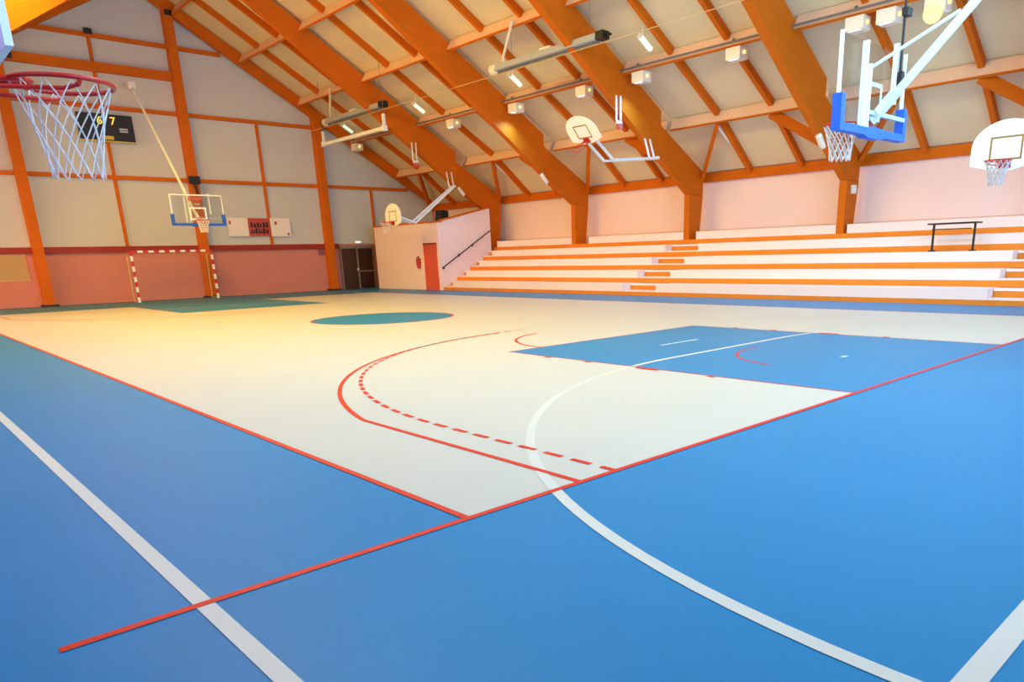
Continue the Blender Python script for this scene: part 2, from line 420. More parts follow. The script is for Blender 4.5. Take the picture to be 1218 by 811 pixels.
for x, z, y0, y1 in ((6.45, 10.42, YF-0.22, YF-0.16), (3.62, 9.15, YF-0.34, YF-0.26), (9.45, plane(9.45)-0.02, YF-0.49, YF-0.455)):
    build('bracket', MB().box(x-0.14, x+0.14, y0, y1, z-0.1, z+0.1), 'dark', wf)

# ------------------------------------------------------------------ right, left and near walls
wr = build('wall_right', MB().box(XR, XR+0.25, YN, YF, 0, 4.72), 'pink', origin=(0, 0, 0)); struct(wr, 'pale pink back wall above the bleachers')
for j in range(6):
    a_, b_ = FY[j], FY[j+1]
    build('wall_panel', MB().box(XR-0.04, XR, a_, b_, 2.24, 3.99), 'pink', wr)
build('ledge', MB().box(XR-0.10, XR, YN+0.1, 26.0, 2.20, 2.235), 'purlin', wr)
wl = root_struct('wall_left', 'unseen west wall with an invented long band of windows', (XL, 14, 0))
build('lower_wall', MB().box(XL-0.25, XL, YN, YF, 0, 1.0), 'pink', wl); build('upper_wall', MB().box(XL-0.25, XL, YN, YF, 3.3, 4.72), 'clad', wl)
for j in range(7):
    build('pier', MB().box(XL-0.25, XL, max(YN, FY[j]-0.55), min(YF, FY[j]+0.55), 1.0, 3.3), 'pink', wl)
for j in range(6):
    a_, b_ = FY[j]+0.55, FY[j+1]-0.55
    wn = root_struct('window_%d' % (j+1), 'unseen west bay with glazing added for daylight', (XL, (a_+b_)/2, 1.0))
    m_ = MB()
    for y in (a_, a_+(b_-a_)/3, a_+(b_-a_)*2/3, b_): m_.box(XL-0.16, XL-0.09, y-0.04, y+0.04, 1.0, 3.3)
    for z in (1.04, 3.26): m_.box(XL-0.16, XL-0.09, a_, b_, z-0.04, z+0.04)
    build('window_frame', m_, 'outside', wn)
    for q in range(3):
        build('pane', MB().box(XL-0.13, XL-0.12, a_+(b_-a_)*q/3+0.04, a_+(b_-a_)*(q+1)/3-0.04, 1.08, 3.22), 'wglass', wn)
wn_ = root_struct('wall_near', 'unseen end wall behind the photographer with invented high glazing', (RX, YN, 0))
build('lower_wall', MB().box(XL, XR, YN-0.25, YN, 0, 2.0), 'salmon', wn_)
for s in (1, -1):
    X = lambda x: RX+s*(x-RX)
    build('side_wall', MB().prism([(X(16.2), YN, 2.0), (X(22.1), YN, 2.0), (X(22.1), plane(22.1, 12.98)), (X(16.2), plane(16.2, 12.98))] if False else [(X(16.2), YN, 2.0), (X(22.1), YN, 2.0), (X(22.1), YN, plane(22.1, 12.98)), (X(16.2), YN, plane(16.2, 12.98))], (0, -0.25, 0)), 'clad', wn_)
build('gable_top', MB().prism([(x, YN, z) for x, z in ((-1.2, 8.4), (16.2, 8.4), (16.2, plane(16.2, 12.98)), (RX, 12.98), (-1.2, plane(16.2, 12.98)))], (0, -0.25, 0)), 'clad', wn_)
w7 = root_struct('window_7', 'tall glazing added to the unseen end wall to light the hall', (RX, YN, 2.0))
m_ = MB()
for k in range(7):
    x = -1.2+17.4*k/6; m_.box(x-0.05, x+0.05, YN-0.18, YN-0.08, 2.0, 8.4)
for z in (2.05, 5.2, 8.35): m_.box(-1.2, 16.2, YN-0.18, YN-0.08, z-0.05, z+0.05)
build('window_frame', m_, 'outside', w7)
for k in range(6):
    for z0, z1 in ((2.1, 5.15), (5.25, 8.3)):
        build('pane', MB().box(-1.2+2.9*k+0.05, -1.2+2.9*(k+1)-0.05, YN-0.135, YN-0.125, z0, z1), 'wglass', w7)

# ------------------------------------------------------------------ annex beside the bleachers
AX, AY = 17.5, 26.0
wa = build('wall_annex', MB().box(AX, AX+0.2, AY, 31.75, 0, 3.03), 'pink', origin=(AX, AY, 0)); struct(wa, 'pale pink annex wall with a red door')
build('side_wall', MB().prism([(AX+0.2, AY, 0), (20.55, AY, 0), (20.55, AY, 3.70), (AX+0.2, AY, 3.08)], (0, 0.2, 0)), 'pink', wa)
build('deck', MB().box(AX+0.2, 20.7, AY+0.2, 31.55, 2.80, 2.95), 'pink', wa)
build('return_wall', MB().box(AX+0.2, 21.95, 31.55, 31.75, 0, 3.03), 'pink', wa)
build('top_trim', MB().box(AX-0.03, AX+0.23, AY-0.03, 31.78, 3.03, 3.10), 'wood', wa)
build('top_trim', MB().prism([(AX+0.24, AY-0.03, 3.09), (20.57, AY-0.03, 3.705), (20.57, AY-0.03, 3.775), (AX+0.24, AY-0.03, 3.16)], (0, 0.26, 0)), 'wood', wa)
d2 = root_struct('door_2', 'red door in the pale pink annex wall', (AX, 26.65, 0))
build('leaf', MB().box(AX-0.045, AX-0.004, 26.22, 27.18, 0.01, 2.06), 'door_red', d2)
build('head', MB().box(AX-0.07, AX-0.004, 26.17, 27.23, 2.07, 2.14), 'wood_dark', d2)
for y in (26.17, 27.18): build('jamb', MB().box(AX-0.06, AX-0.004, y, y+0.045, 0, 2.07), 'door_red', d2)
build('handle', MB().box(AX-0.10, AX-0.045, 27.02, 27.12, 1.02, 1.06), 'alu', d2)
# fire extinguisher hung by the red door
fe = thing('fire_extinguisher', 'red fire extinguisher hung on the annex wall beside the red door', 'fire extinguisher', (AX-0.1, 27.66, 1.0))
build('cylinder', MB().tube([(AX-0.1, 27.66, z) for z in (1.0, 1.03, 1.38, 1.45)], 0.085, 12), 'ext_red', fe, smooth=True)
build('valve', MB().tube([(AX-0.1, 27.66, 1.45), (AX-0.1, 27.66, 1.56)], 0.035, 8), 'black', fe)
build('hose', MB().tube([(AX-0.1, 27.66, 1.54), (AX-0.12, 27.80, 1.50), (AX-0.12, 27.80, 1.15)], 0.016, 6), 'black', fe)
build('bracket', MB().box(AX-0.03, AX-0.002, 27.6, 27.72, 1.15, 1.45), 'ext_red', fe)
# handrail
hr = thing('handrail', 'thin dark handrail climbing the annex side wall along the end stairs', 'handrail', (17.66, 25.93, 1.06))
P_ = [(17.66, 25.90, 1.06), (18.57, 25.90, 1.61), (19.39, 25.90, 2.06), (20.45, 25.90, 2.66)]
build('rail', MB().tube([P_[0], P_[3]], 0.028, 8), 'rail', hr)
for q in P_[:3]:
    build('bracket', MB().tube([q, (q[0], 25.995, q[2]-0.06)], 0.03, 8).tube([(q[0], 25.97, q[2]-0.06), (q[0], 25.998, q[2]-0.06)], 0.06, 10), 'rail', hr)
ls = thing('loudspeaker', 'black box loudspeaker standing on top of the annex', 'loudspeaker', (18.5, 26.95, 2.95))
build('cabinet', MB().prism([(18.22, 26.66, 2.95), (18.62, 26.66, 2.95), (18.62, 26.66, 3.58), (18.30, 26.66, 3.62)], (0, 0.6, 0)), 'black', ls)
build('grille', MB().prism([(18.20, 26.70, 3.00), (18.222, 26.70, 3.00), (18.298, 26.70, 3.58), (18.276, 26.70, 3.58)], (0, 0.52, 0)), 'dark', ls)

# far double door
d1 = root_struct('door_1', 'dark brown double door with pale metal frame in the gable wall', (17.05, YF, 0))
yd = YF-0.075
build('frame', MB().box(16.08, 16.16, yd-0.03, YF, 0, 2.05).box(17.93, 18.01, yd-0.03, YF, 0, 2.05).box(16.08, 18.01, yd-0.12, YF-0.101, 2.05, 2.18), 'alu', d1)
build('leaf', MB().box(16.17, 17.00, yd, YF, 0.01, 2.04), 'door_brown', d1)
l2 = build('leaf', MB().box(17.09, 17.92, yd, YF, 0.01, 2.04), 'door_brown', d1)
build('crossbar', MB().box(17.11, 17.90, yd-0.03, yd, 0.86, 0.93), 'alu', l2)
build('stile', MB().box(17.0, 17.09, yd-0.03, YF, 0.01, 2.04), 'alu', d1)
build('handle', MB().box(16.95, 17.02, yd-0.09, yd-0.031, 0.93, 1.05), 'lampw', d1)
el = thing('exit_light', 'small white emergency light above the dark double door', 'lamp', (17.15, YF-0.1, 2.32))
build('housing', MB().box(16.98, 17.32, YF-0.12, YF-0.032, 2.30, 2.42), 'lampw', el)
build('lens', MB().box(17.0, 17.30, YF-0.135, YF-0.121, 2.315, 2.40), 'tube', el)
vg = thing('wall_vent', 'square pinkish vent grille low on the gable wall near the double door', 'vent', (15.13, YF, 1.93))
build('frame', MB().box(14.97, 15.30, YF-0.03, YF-0.001, 1.76, 2.04), mat('vent_mauve', (150, 84, 84), 0.6), vg)
for q in range(5): build('slat', MB().box(15.0, 15.27, YF-0.045, YF-0.031, 1.79+q*0.047, 1.815+q*0.047), mat('vent_slat', (186, 112, 108), 0.6) if q == 0 else bpy.data.materials['vent_slat'], vg)

# ------------------------------------------------------------------ bleachers
bl = thing('bleachers', 'tiered spectator bleachers with white bench rows and orange kickboards', 'bleachers', (17.6, 12, 0))
AIS = [(13.14, 14.68), (1.07, 2.61), (25.25, 25.98)]
YB0, YB1 = YN+0.1, 25.98
def spans(lo, hi, cuts):
    out = []; c = lo
    for a_, b_ in sorted(cuts):
        if a_ > c: out.append((c, a_))
        c = max(c, b_)
    if c < hi: out.append((c, hi))
    return out
for k in range(5):
    x0 = 17.6+0.8*k; zp = 0.13+0.44*k
    xe = x0+0.8 if k < 4 else XR-0.13
    zlow = 0 if k == 0 else zp-0.165
    pf = build('platform', MB().box(x0, 22.0 if k == 0 else xe, YB0, YB1, 0 if k == 0 else zlow, zp), 'kick', bl)
    if k < 4: cuts = AIS
    else: cuts = [(FY[5]-0.73, 26.5), (FY[4]-0.92, FY[4]+0.14), (FY[3]-0.45, FY[3]+0.14), (FY[2]-0.24, FY[2]+0.14), (FY[1]-0.3, FY[1]+0.14)]
    for a_, b_ in spans(YB0, 25.25 if k < 4 else YB1, cuts):
        build('bench', MB().box(x0, x0+0.78 if k < 4 else XR-0.13, a_, b_, zp, zp+0.275), 'bench', bl)
    if k < 4:
        for a_, b_ in AIS:
            build('aisle_step', MB().box(x0+0.42, x0+0.79, a_+0.01, b_-0.01, zp, zp+0.20), 'kick', bl)
            build('step_tread', MB().box(x0+0.40, x0+0.79, a_+0.01, b_-0.01, zp+0.20, zp+0.265), 'bench', bl)
            build('aisle_floor', MB().box(x0+0.01, x0+0.40, a_+0.01, b_-0.01, zp, zp+0.045), 'bench', bl)
build('platform', MB().box(20.8, XR-0.13, YB1+0.005, 26.76, 0, 1.89), 'kick', bl)
# black table on the third bench row
tb = thing('folding_table', 'black narrow table standing on a bench row of the bleachers', 'table', (19.55, 4.4, 1.287))
ZT = 1.2855
build('tabletop', MB().box(19.32, 19.78, 3.60, 4.86, 2.0, 2.04), 'black', tb)
for y in (3.70, 4.76):
    build('leg', MB().box(19.52, 19.58, y-0.022, y+0.022, ZT+0.035, 2.0), 'black', tb)
    build('foot', MB().box(19.36, 19.74, y-0.035, y+0.035, ZT, ZT+0.035), 'black', tb)
build('apron', MB().box(19.35, 19.37, 3.72, 4.74, 1.86, 1.885), 'black', tb)

# ------------------------------------------------------------------ nets, rims, boards
def net_mesh(c, r_top, r_bot, h, n=12, rows=5, rad=0.006, sag=0.0):
    m_ = MB(); rings = []
    for i in range(rows+1):
        f = i/rows; r = r_top+(r_bot-r_top)*(1-(1-f)**1.8)
        rings.append((r, c[2]-h*f))
    for k in range(n):
        for d in (1, -1):
            pts = []
            for i, (r, z) in enumerate(rings):
                t = 2*math.pi*(k+d*0.5*i)/n; pts.append((c[0]+r*math.cos(t), c[1]+r*math.sin(t), z))
            m_.tube(pts, rad, 4)
    return m_
def rim_mesh(c, r=0.235, rad=0.011): return MB().tube([(c[0]+r*math.cos(t*math.pi/18), c[1]+r*math.sin(t*math.pi/18), c[2]) for t in range(36)], rad, 8, True)

def main_goal(by, s, label, lab2):
    """ceiling hung goal; s=+1: board faces +y"""
    t = thing('basketball_goal', label, 'basketball goal', (7.5, by, 2.85))
    Y = lambda d: by+s*d                                    # d>0 towards the court
    build('backboard', MB().box(6.62, 8.38, Y(-0.008), Y(0.008), 2.93, 3.93), 'glass', t, label='clear glass backboard')
    fr = MB()
    for x in (6.6, 8.4): fr.box(x-0.015, x+0.015, Y(-0.02), Y(0.02), 2.9, 3.95)
    fr.box(6.6, 8.4, Y(-0.02), Y(0.02), 2.90, 2.94)
    if s < 0: fr.box(6.6, 8.4, Y(-0.02), Y(0.02), 3.92, 3.96)
    build('board_frame', fr, 'steel', t)
    sq = MB(); x0, x1, z0, z1 = 7.205, 7.795, 3.06, 3.51
    for (a_, b_, c_, d_) in ((x0, x1, z0, z0+.05), (x0, x1, z1-.05, z1), (x0, x0+.05, z0+.05, z1-.05), (x1-.05, x1, z0+.05, z1-.05)): sq.box(a_, b_, Y(0.009), Y(0.012), c_, d_)
    build('target_square', sq, 'board', t)
    for x, q in ((6.6, 1), (8.4, -1)):
        build('side_pad', MB().box(x-0.045, x+q*0.05, Y(-0.07), Y(0.05), 2.86, 3.27) if q > 0 else MB().box(x+0.045, x-0.05, Y(-0.07), Y(0.05), 2.86, 3.27), 'pad', t)
    pd = MB()
    for sx in (1, -1):
        poly = [(7.5, 2.83), (7.5-sx*0.18, 2.83), (7.5-sx*0.30, 2.86), (7.5-sx*0.85, 2.86), (7.5-sx*0.85, 2.95), (7.5-sx*0.3, 2.95), (7.5, 2.97)]
        pd.prism([(x, Y(-0.07), z) for x, z in poly], (0, s*0.12, 0))
    build('bottom_pad', pd, 'pad', t)
    cx = (7.5, Y(0.385), 3.05)
    rm = build('rim', rim_mesh(cx), 'rim', t, smooth=True)
    build('rim_bracket', MB().box(7.42, 7.58, Y(0.02), Y(0.16), 2.97, 3.05).box(7.40, 7.60, Y(0.01), Y(0.03), 2.93, 3.10), 'rim', t)
    build('net', net_mesh((cx[0], cx[1], 3.04), 0.225, 0.13, 0.43, rad=0.009), 'net', t)
    for x, z0, z1 in ((7.10, 2.94, 3.90), (7.22, 2.94, 3.66), (7.97, 3.28, 4.0)):
        build('upright', MB().box(x-0.022, x+0.022, Y(-0.10), Y(-0.03), z0, z1), 'steel', t)
    build('crossbar', MB().box(7.24, 8.36, Y(-0.08), Y(-0.03), 3.10, 3.15), 'grey', t)
    top = (7.5, Y(-5.35), 8.42)
    build('main_arm', MB().beam((7.5, Y(-0.02), 3.04), top, 0.06, 0.085), 'steel', t)
    build('arm_sleeve', MB().beam((7.5, Y(-0.10), 3.13), (7.5, Y(-0.30), 3.34), 0.085, 0.115), 'steel', t)
    build('upper_arm', MB().tube([(7.24, Y(-0.08), 3.62), (7.5, Y(-0.98), 4.10)], 0.02, 8), 'steel', t)
    if s > 0: build('hoist_strap', MB().box(7.95, 7.985, Y(-0.14), Y(-0.12), 3.55, 11.9), 'black', t)
    for q in ((7.90, 8.05, Y(-0.19), Y(-0.115), 4.30, 4.39), (7.94, 8.02, Y(-0.17), Y(-0.115), 3.50, 3.66)):
        if s > 0: build('hinge', MB().box(*q), 'black', t)
    build('mount_plate', MB().box(7.38, 7.62, Y(-5.46), Y(-5.30), 8.36, 8.62), 'steel', t)
    return t
g1 = main_goal(1.2, 1, 'glass basketball goal with bright blue padding hung over the blue key, seen from behind', '')
g2 = main_goal(26.8, -1, 'glass basketball goal hung in front of the gable wall above the handball goal', '')
m_ = MB()
for k in range(7): m_.box(7.22+k*0.08, 7.28+k*0.08, 26.785, 26.790, 3.74+0.05*((k*3) % 4)/3, 3.86)
build('logo', m_, mat('logo_red', (190, 90, 90), 0.6), g2)
m_ = MB().box(7.38, 7.62, 26.785, 26.790, 3.58, 3.66); build('logo', m_, mat('logo_grey', (150, 130, 124), 0.6), g2)

def fan_outline(n=20):
    """half-moon board outline in (u,v): u across, v up from the rim height"""
    P = [(-0.16, -0.16), (0.16, -0.16), (0.64, -0.03), (0.64, 0.28)]
    for i in range(1, n): t = math.pi*i/n; P.append((0.64*math.cos(t), 0.28+0.50*math.sin(t)))
    P.append((-0.64, 0.28)); P.append((-0.64, -0.03)); return P
def side_basket(label, bx, y, zr, s, fy_side=None, netmat='net', tilt=0.0, arm=None, withnet=True, rect_board=False):
    """fan board; s=-1: faces -x (tribune side), s=+1: faces +x. tilt leans the front downwards"""
    t = thing('side_basket', label, 'basketball goal', (bx, y, zr-0.16), 'side baskets on swing arms')
    ct, st = math.cos(tilt), math.sin(tilt)
    def T(d, u, v): return (bx+s*(d*ct+v*st), y+u, zr+v*ct-d*st)     # d in front of board
    def boxT(d0, d1, u0, u1, v0, v1):
        m_ = MB(); return m_.add([T(d0, u0, v0), T(d1, u0, v0), T(d1, u1, v0), T(d0, u1, v0), T(d0, u0, v1), T(d1, u0, v1), T(d1, u1, v1), T(d0, u1, v1)],
                     [(3, 2, 1, 0), (4, 5, 6, 7), (0, 1, 5, 4), (1, 2, 6, 5), (2, 3, 7, 6), (3, 0, 4, 7)])
    o = [T(0, u, v) for u, v in ([(-0.92, -0.05), (0.92, -0.05), (0.92, 1.0), (-0.92, 1.0)] if rect_board else fan_outline())]; off = Vector(T(-0.03, 0, 0))-Vector(T(0, 0, 0))
    build('backboard', MB().prism(o, off), 'board', t)
    sq = MB()
    for a_ in ((-.295, .295, .03, .065), (-.295, .295, .44, .475), (-.295, -.26, .065, .44), (.26, .295, .065, .44)):
        b_ = boxT(0.001, 0.004, *a_); sq.add(b_.v, b_.f)
    build('target_square', sq, 'boardline', t)
    rd = 0.33 if rect_board else 0.385
    c0 = T(rd, 0, 0)
    ring = MB().tube([T(rd+0.235*math.cos(q*math.pi/18), 0.235*math.sin(q*math.pi/18), 0) for q in range(36)], 0.012, 8, True)
    build('rim', ring, 'rim', t, smooth=True)
    build('rim_bracket', boxT(0.004, 0.03, -0.12, 0.12, -0.12, 0.03), 'rim', t)
    for q in (-0.09, 0.09):
        build('rim_brace', MB().tube([T(0.02, q*1.2, -0.06), T(0.30, q*2.0, -0.05), T(0.36, q*2.45, -0.03), T(0.37, q*2.55, 0.0)], 0.012, 6), 'rim', t)
    build('rim_brace', MB().tube([T(0.02, -0.05, -0.01), T(0.16, -0.05, -0.005), T(0.2, 0.0, 0)], 0.014, 6).tube([T(0.02, 0.05, -0.01), T(0.16, 0.05, -0.005), T(0.2, 0, 0)], 0.014, 6), 'rim', t)
    if withnet: build('net', net_mesh((c0[0], c0[1], c0[2]-0.01), 0.225, 0.12, 0.45, rad=0.0035 if rect_board else 0.008), netmat, t)
    if arm:
        for q in (-0.2, 0.2):
            pts = [T(-0.03, q, 0.30)]+[(ax, y+q*(0.6 if i else 1), az) for i, (ax, az) in enumerate(arm)]
            m2 = MB()
            for a_, b_ in zip(pts[:-1], pts[1:]): m2.beam(a_, b_, 0.07, 0.07)
            build('arm', m2, 'steel', t)
        build('back_plate', boxT(-0.07, -0.031, -0.28, 0.28, 0.2, 0.4), 'steel', t)
        px_, pz_ = arm[-1]
        build('pivot', MB().tube([(px_, y-0.2, pz_), (px_, y+0.2, pz_)], 0.05, 8), 'steel', t)
    return t
def hangers(fy, parent, px_, pz_, y):
    for dx in (-0.13, 0.13):
        build('hanger', MB().beam((px_+dx, y+0.1, pz_), (px_+dx, fy-0.135, pz_+0.65), 0.045, 0.045), 'steel', parent)
    for dx in (0.0, 0.2):
        build('hoist_bar', MB().beam((16.75+dx, fy-0.17, 5.66), (16.75+dx, fy-0.17, 6.40), 0.045, 0.045), 'steel', parent)
    build('pulley', MB().tube([(16.88, fy-0.25, 5.48), (16.88, fy-0.10, 5.48)], 0.09, 12), 'pinkpul', parent)
    build('pulley_hook', MB().box(16.75, 17.0, fy-0.2, fy-0.14, 5.56, 5.66), 'steel', parent)
b1 = side_basket('white fan board basket in front of the upper bleachers, near the black table', 14.45, FY[1]-0.36, 3.02, -1, netmat='net_grey', arm=[(15.6, 3.05), (18.6, 4.58)])
hangers(FY[1], b1, 18.6, 4.58, FY[1]-0.36)
b2 = side_basket('white fan board basket lowered on its arm in front of the pink annex', 15.35, FY[5]-0.37, 3.02, -1, arm=[(16.35, 3.0), (18.65, 4.62)])
hangers(FY[5], b2, 18.65, 4.62, FY[5]-0.37)
b3 = side_basket('white fan board basket folded up under the roof frame by the aisle', 15.05, FY[3]-0.45, 4.92, -1, tilt=0.72, withnet=False, arm=[(16.05, 4.36), (18.35, 4.57)])
hangers(FY[3], b3, 18.35, 4.57, FY[3]-0.45)
b4 = side_basket('red rim side basket with grey net over the blue margin, board seen from behind', -1.70, 1.42, 2.425, 1, netmat='net', rect_board=True, arm=[(-2.1, 2.95), (-2.34, 4.58)])
build('hanger', MB().beam((-2.34, 1.5, 4.55), (-2.34, FY[1]-0.14, 5.35), 0.05, 0.05), 'steel', b4)

# ------------------------------------------------------------------ handball goal by the gable wall
hg = thing('handball_goal', 'red and white striped handball goal with net against the gable wall', 'handball goal', (7.78, 31.62, 0))
GX0, GX1, GYY = 6.2, 9.36, 31.62
def striped(parent, name, a, b, n, first):
    a = Vector(a); b = Vector(b); o = build(name, MB().beam(a, b, 0.078, 0.078), 'red_line', parent)
    for i in range(first, n, 2):
        build('white_stripe', MB().beam(a+(b-a)*(i/n), a+(b-a)*((i+1)/n), 0.083, 0.083), 'board', o)
    return o
striped(hg, 'post', (GX0, GYY, 0), (GX0, GYY, 2.08), 10, 0); striped(hg, 'post', (GX1, GYY, 0), (GX1, GYY, 2.08), 10, 0)
striped(hg, 'crossbar', (GX0+0.042, GYY, 2.04), (GX1-0.042, GYY, 2.04), 15, 1)
for x in (GX0, GX1):
    build('net_stay', MB().tube([(x, GYY+0.03, 2.0), (x, GYY+0.66, 1.9), (x, GYY+0.76, 0.03), (x, GYY+0.03, 0.03)], 0.022, 8), 'cable', hg)
m_ = MB(); yb = lambda z: GYY+0.75-0.05*z
for k in range(32):
    x = GX0+(GX1-GX0)*k/31; m_.tube([(x, GYY, 2.0), (x, yb(1.9), 1.88), (x, yb(0), 0.02)], 0.0014, 3)
for k in range(20):
    z = 0.05+1.85*k/19; m_.tube([(GX0, GYY, z), (GX0, yb(z), z), (GX1, yb(z), z), (GX1, GYY, z)], 0.0014, 3)
build('net', m_, 'net', hg)

# ------------------------------------------------------------------ things on the gable wall
def text_mesh(body, size, loc, m, parent, name, depth=0.01):
    cu = bpy.data.curves.new('txt', 'FONT'); cu.body = body; cu.size = size; cu.extrude = depth; cu.align_x = 'CENTER'
    o = bpy.data.objects.new('txt', cu); C.objects.link(o); dg = bpy.context.evaluated_depsgraph_get(); me = bpy.data.meshes.new_from_object(o.evaluated_get(dg))
    bpy.data.objects.remove(o); me.materials.clear(); me.materials.append(MT[m])
    q = bpy.data.objects.new(name, me); finish(q, parent); q.location = Vector(loc)-Vector(ORG[parent]); q.rotation_euler = (math.pi/2, 0, 0); ORG[q] = ORG[parent]; return q
sb = thing('scoreboard', 'black electronic scoreboard with yellow digits high on the gable wall', 'scoreboard', (6.47, YF-0.12, 6.4))
build('case', MB().box(5.48, 7.45, YF-0.24, YF-0.125, 6.42, 7.42), 'black', sb)
build('case_edge', MB().box(5.46, 7.47, YF-0.235, YF-0.125, 6.38, 6.42), 'yellow_p', sb)
text_mesh('6', 0.42, (6.25, YF-0.255, 7.03), 'yellow', sb, 'digit'); text_mesh('7', 0.42, (6.72, YF-0.255, 7.03), 'yellow', sb, 'digit')
build('label_plate', MB().box(6.22, 6.66, YF-0.25, YF-0.241, 6.46, 6.60), 'yellow_p', sb)
m_ = MB()
for k in range(2): m_.box(6.92, 7.22, YF-0.247, YF-0.241, 6.86-k*0.09, 6.92-k*0.09)
build('printed_lines', m_, 'grey', sb)
def poster(x0, x1, z0, z1, m, label):
    t = thing('banner', label, 'banner', ((x0+x1)/2, YF-0.13, z0)); build('sheet', MB().box(x0, x1, YF-0.15, YF-0.135, z0, z1), m, t); return t
p1 = poster(10.68, 11.60, 2.68, 3.50, 'poster', 'plain white banner on the gable wall beside the glass goal')
build('logo', MB().box(10.74, 10.82, YF-0.154, YF-0.151, 3.2, 3.36), 'poster_r', p1)
p2 = poster(11.62, 12.64, 2.68, 3.48, 'poster_r', 'red banner with black lettering between two white banners')
m_ = MB()
for r_ in range(2):
    x = 11.70
    while x < 12.50:
        wd = random.uniform(0.06, 0.14); h = random.uniform(0.16, 0.25)
        m_.prism([(x, YF-0.154, 2.80+r_*0.28), (x+wd, YF-0.154, 2.78+r_*0.28), (x+wd*0.9, YF-0.154, 2.80+r_*0.28+h), (x+wd*0.2, YF-0.154, 2.82+r_*0.28+h)], (0, 0.003, 0)); x += wd+random.uniform(0.01, 0.04)
build('lettering', m_, 'black', p2)
p3 = poster(12.66, 13.62, 2.66, 3.50, 'poster', 'white banner with small red marks on the gable wall beside the red banner')
build('logo', MB().box(12.86, 12.97, YF-0.154, YF-0.151, 3.20, 3.34), 'poster_r', p3); build('logo', MB().box(13.44, 13.54, YF-0.154, YF-0.151, 2.70, 2.82), 'poster_r', p3)
bx = thing('winch_box', 'small black box fixed to the timber column above the glass goal', 'winch', (9.40, YF-0.5, 4.85))
build('housing', MB().box(9.20, 9.62, YF-0.66, YF-0.452, 4.86, 5.17), 'black', bx)
build('strap', MB().beam((9.40, YF-0.56, 4.86), (9.47, YF-0.50, 4.45), 0.1, 0.03), 'dark', bx)
nb = thing('notice_board', 'beige rectangular board on the salmon part of the gable wall', 'notice board', (2.1, YF, 1.05))
build('sheet', MB().box(1.1, 2.83, YF-0.03, YF-0.002, 1.05, 2.0), 'notice', nb)
build('edge', MB().box(1.08, 2.85, YF-0.034, YF-0.002, 1.02, 1.048).box(1.08, 2.85, YF-0.034, YF-0.002, 2.002, 2.03), 'cable', nb)

# ------------------------------------------------------------------ lamps and equipment under the roof
FLOOD = [(32.2, 'beside the gable wall'), (23.9, 'past the annex frame'), (19.8, 'just beyond the frame past the aisle'), (16.1, 'above the heater end'),
         (13.5, 'just past the aisle frame'), (9.9, 'midway above the upper bleachers'), (6.3, 'seen through the glass backboard, further one'), (5.5, 'seen through the glass backboard, nearer one')]
def flood(x, y, s, lab):
    zt = plane(x)+0.0
    t = thing('floodlight', lab, 'floodlight', (x, y, zt-0.42), 'box floodlights under the purlin')
    xc = x+s*0.18
    m_ = MB().box(xc-0.20, xc+0.20, y-0.24, y+0.24, zt-0.33, zt-0.02)
    build('housing', m_, 'lampw', t)
    build('lens', MB().box(xc-0.15, xc+0.15, y-0.19, y+0.19, zt-0.345, zt-0.331), 'lampw', t)
    build('knob', MB().tube([(xc, y-0.24, zt-0.16), (xc, y-0.28, zt-0.16)], 0.05, 10), 'lampglow', t)
    build('bracket', MB().beam((x, y, zt+0.2), (xc, y, zt+0.02), 0.06, 0.06), 'grey_d', t)
    if y > 31: return t                       # this one is switched off
    l = bpy.data.lights.new('flood_lamp', 'AREA'); l.shape = 'RECTANGLE'; l.size = 0.3; l.size_y = 0.34; lamp_rgb(l, LG['flood']); l.spread = math.radians(125)
    lo = bpy.data.objects.new('flood_lamp', l); C.objects.link(lo); lo.parent = t
    lo.location = (s*0.18, 0, 0.42-0.36); d = Vector((-s*0.18, 0, -1)); lo.rotation_euler = d.to_track_quat('-Z', 'Y').to_euler()
    return t
for y, lab in FLOOD: flood(17.1, y, 1, 'white box floodlight under the lower purlin '+lab)
f9 = flood(17.1, 4.35, 1, 'floodlight with a round pale yellow face beside the goal arm')
build('round_face', MB().tube([(17.05, 4.35, 6.66), (16.98, 4.35, 6.65)], 0.21, 16), 'lampglow', f9)
for y, q in ((5.0, 'second'), (11.2, 'third'), (17.4, 'fourth'), (23.5, 'fifth')): flood(-0.84, y, -1, 'unseen white box floodlight added in the %s roof bay from the near end wall, west slope' % q)  # mirrored row on the unseen slope, added for its light
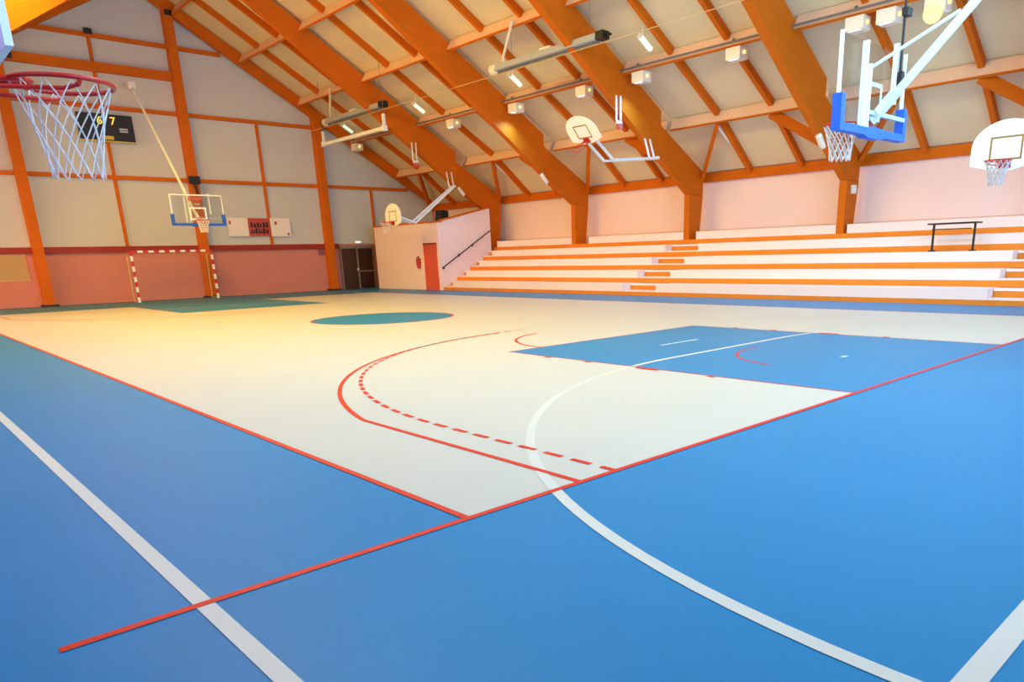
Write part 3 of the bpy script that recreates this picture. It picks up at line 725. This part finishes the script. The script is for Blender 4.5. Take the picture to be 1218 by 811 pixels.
def heater(yc, lab):
    x, z = 15.0, 7.62; y0, y1 = yc-2.62, yc+2.62
    t = thing('radiant_heater', lab, 'heater', (x, yc, z-0.15), 'radiant heaters hung between the frames')
    build('reflector', MB().prism([(x-0.22, y0+0.25, z-0.10), (x+0.22, y0+0.25, z-0.10), (x+0.12, y0+0.25, z+0.10), (x-0.12, y0+0.25, z+0.10)], (0, 2*2.62-0.5, 0)), 'grey', t)
    build('burner', MB().box(x-0.15, x+0.15, y0-0.05, y0+0.25, z-0.10, z+0.12), 'black', t)
    build('nozzle', MB().tube([(x, y0-0.05, z), (x, y0-0.25, z-0.02)], 0.04, 8), 'black', t)
    build('end_cap', MB().tube([(x, y1-0.25, z), (x, y1-0.15, z), (x, y1+0.05, z), (x, y1+0.1, z)], 0.16, 12), 'lampw', t, smooth=False)
    build('flue', MB().tube([(x, y1-0.55, z+0.1), (x-0.05, y1-0.6, z+0.28), (x-0.5, y1-1.7, plane(14.5)+0.1)], 0.045, 8), 'lampw', t)
    build('tube', MB().tube([(x, y0+0.25, z-0.13), (x, y1-0.25, z-0.13)], 0.05, 8), 'grey_d', t)
    build('junction_cover', MB().box(x-0.10, x+0.10, yc-0.35, yc+0.15, z+0.10, z+0.17), 'lampw', t)
    for yy in (y0+0.6, y1-1.0): build('hanger', MB().tube([(x, yy, z+0.1), (x, yy, plane(x, 12.73))], 0.008, 4), 'grey_d', t)
heater(15.57, 'long grey radiant heater with white end cap hung under the roof above the aisle')
heater(28.1, 'long grey radiant heater hung under the roof beside the gable wall')
rt = thing('roller_tube', 'white horizontal tube on short brackets hung below the radiant heater by the gable wall', 'roller', (14.45, 27.4, 6.5))
build('tube', MB().beam((14.45, 24.65, 6.57), (14.45, 30.1, 6.56), 0.12, 0.13), 'steel', rt)
for y in (24.72, 30.05): build('bracket', MB().box(14.40, 14.5, y-0.05, y+0.05, 6.64, 7.1).box(14.36, 14.54, y-0.09, y+0.09, 6.46, 6.66), 'steel', rt)
for y in (24.72, 30.05): build('hanger_rod', MB().tube([(14.45, y, 7.1), (14.45, y, plane(14.45, 12.83))], 0.01, 4), 'grey_d', rt)
for y, lab in ((31.5, 'beside the gable wall'), (25.2, 'past the annex frame'), (18.8, 'below the long radiant heater'), (12.64, 'past the end of the radiant heater')):
    t = thing('tube_lamp', 'small greenish tube lamp under the ceiling '+lab, 'lamp', (16.45, y, plane(16.45, 12.43)), 'small tube lamps on the ceiling')
    a_ = Vector((16.25, y, plane(16.25, 12.49))); b_ = Vector((16.72, y, plane(16.72, 12.49)))
    build('tube', MB().beam(a_, b_, 0.13, 0.10), 'tube', t); build('cap', MB().beam(a_-(b_-a_)*0.18, a_, 0.14, 0.11), 'lampw', t)
    build('mount', MB().beam(a_+Vector((0.1, 0, 0.0)), a_+Vector((0.1, 0, 0.36)), 0.04, 0.04), 'lampw', t)
for fy, x, z, lab in ((FY[2], 18.87, 4.47, 'beside the hanging glass goal'), (FY[4], 19.0, 4.49, 'past the folded side basket'), (FY[5], 19.23, 4.45, 'above the annex')):
    t = thing('bulkhead_lamp', 'small white bulkhead lamp on the timber frame '+lab, 'lamp', (x, fy-0.14, z), 'bulkhead lamps on the frames')
    x -= 0.0
    m_ = MB().tube([(x-0.16, fy-0.2, z+0.16+0.5), (x-0.12, fy-0.2, z+0.12+0.5), (x+0.12, fy-0.2, z-0.12+0.5), (x+0.16, fy-0.2, z-0.16+0.5)], 0.08, 10)
    m_.v = [(a, b, c-0.5) for a, b, c in m_.v]
    build('glass', m_, 'lampw', t, smooth=True); build('base', MB().beam((x-0.14, fy-0.145, z+0.14), (x+0.14, fy-0.145, z-0.14), 0.14, 0.03), 'lampw', t)
sx = thing('switch_box', 'small white box on the leg of the frame below the hanging glass goal', 'switch box', (21.2, FY[2]-0.13, 3.1))
build('box', MB().box(21.1, 21.3, FY[2]-0.22, FY[2]-0.13, 3.10, 3.36), 'lampw', sx)
build('cover', MB().box(21.13, 21.27, FY[2]-0.235, FY[2]-0.221, 3.16, 3.31), 'board', sx)
for yb_, lab in ((FY[4]+2*6.14/3, 'by the annex'), (FY[2]+2*6.14/3, 'above the aisle')):
    t = thing('batten_lamp', 'slim white batten fitted along a small rafter '+lab, 'lamp', (20.0, yb_+0.18, plane(20)), 'slim battens at the eaves')
    build('batten', MB().beam((19.8, yb_+0.16, plane(19.8)+0.22), (20.75, yb_+0.16, plane(20.75)+0.22), 0.1, 0.09), 'lampw', t)
    build('diffuser', MB().beam((19.85, yb_+0.16, plane(19.85)+0.155), (20.7, yb_+0.16, plane(20.7)+0.155), 0.07, 0.03), 'board', t)
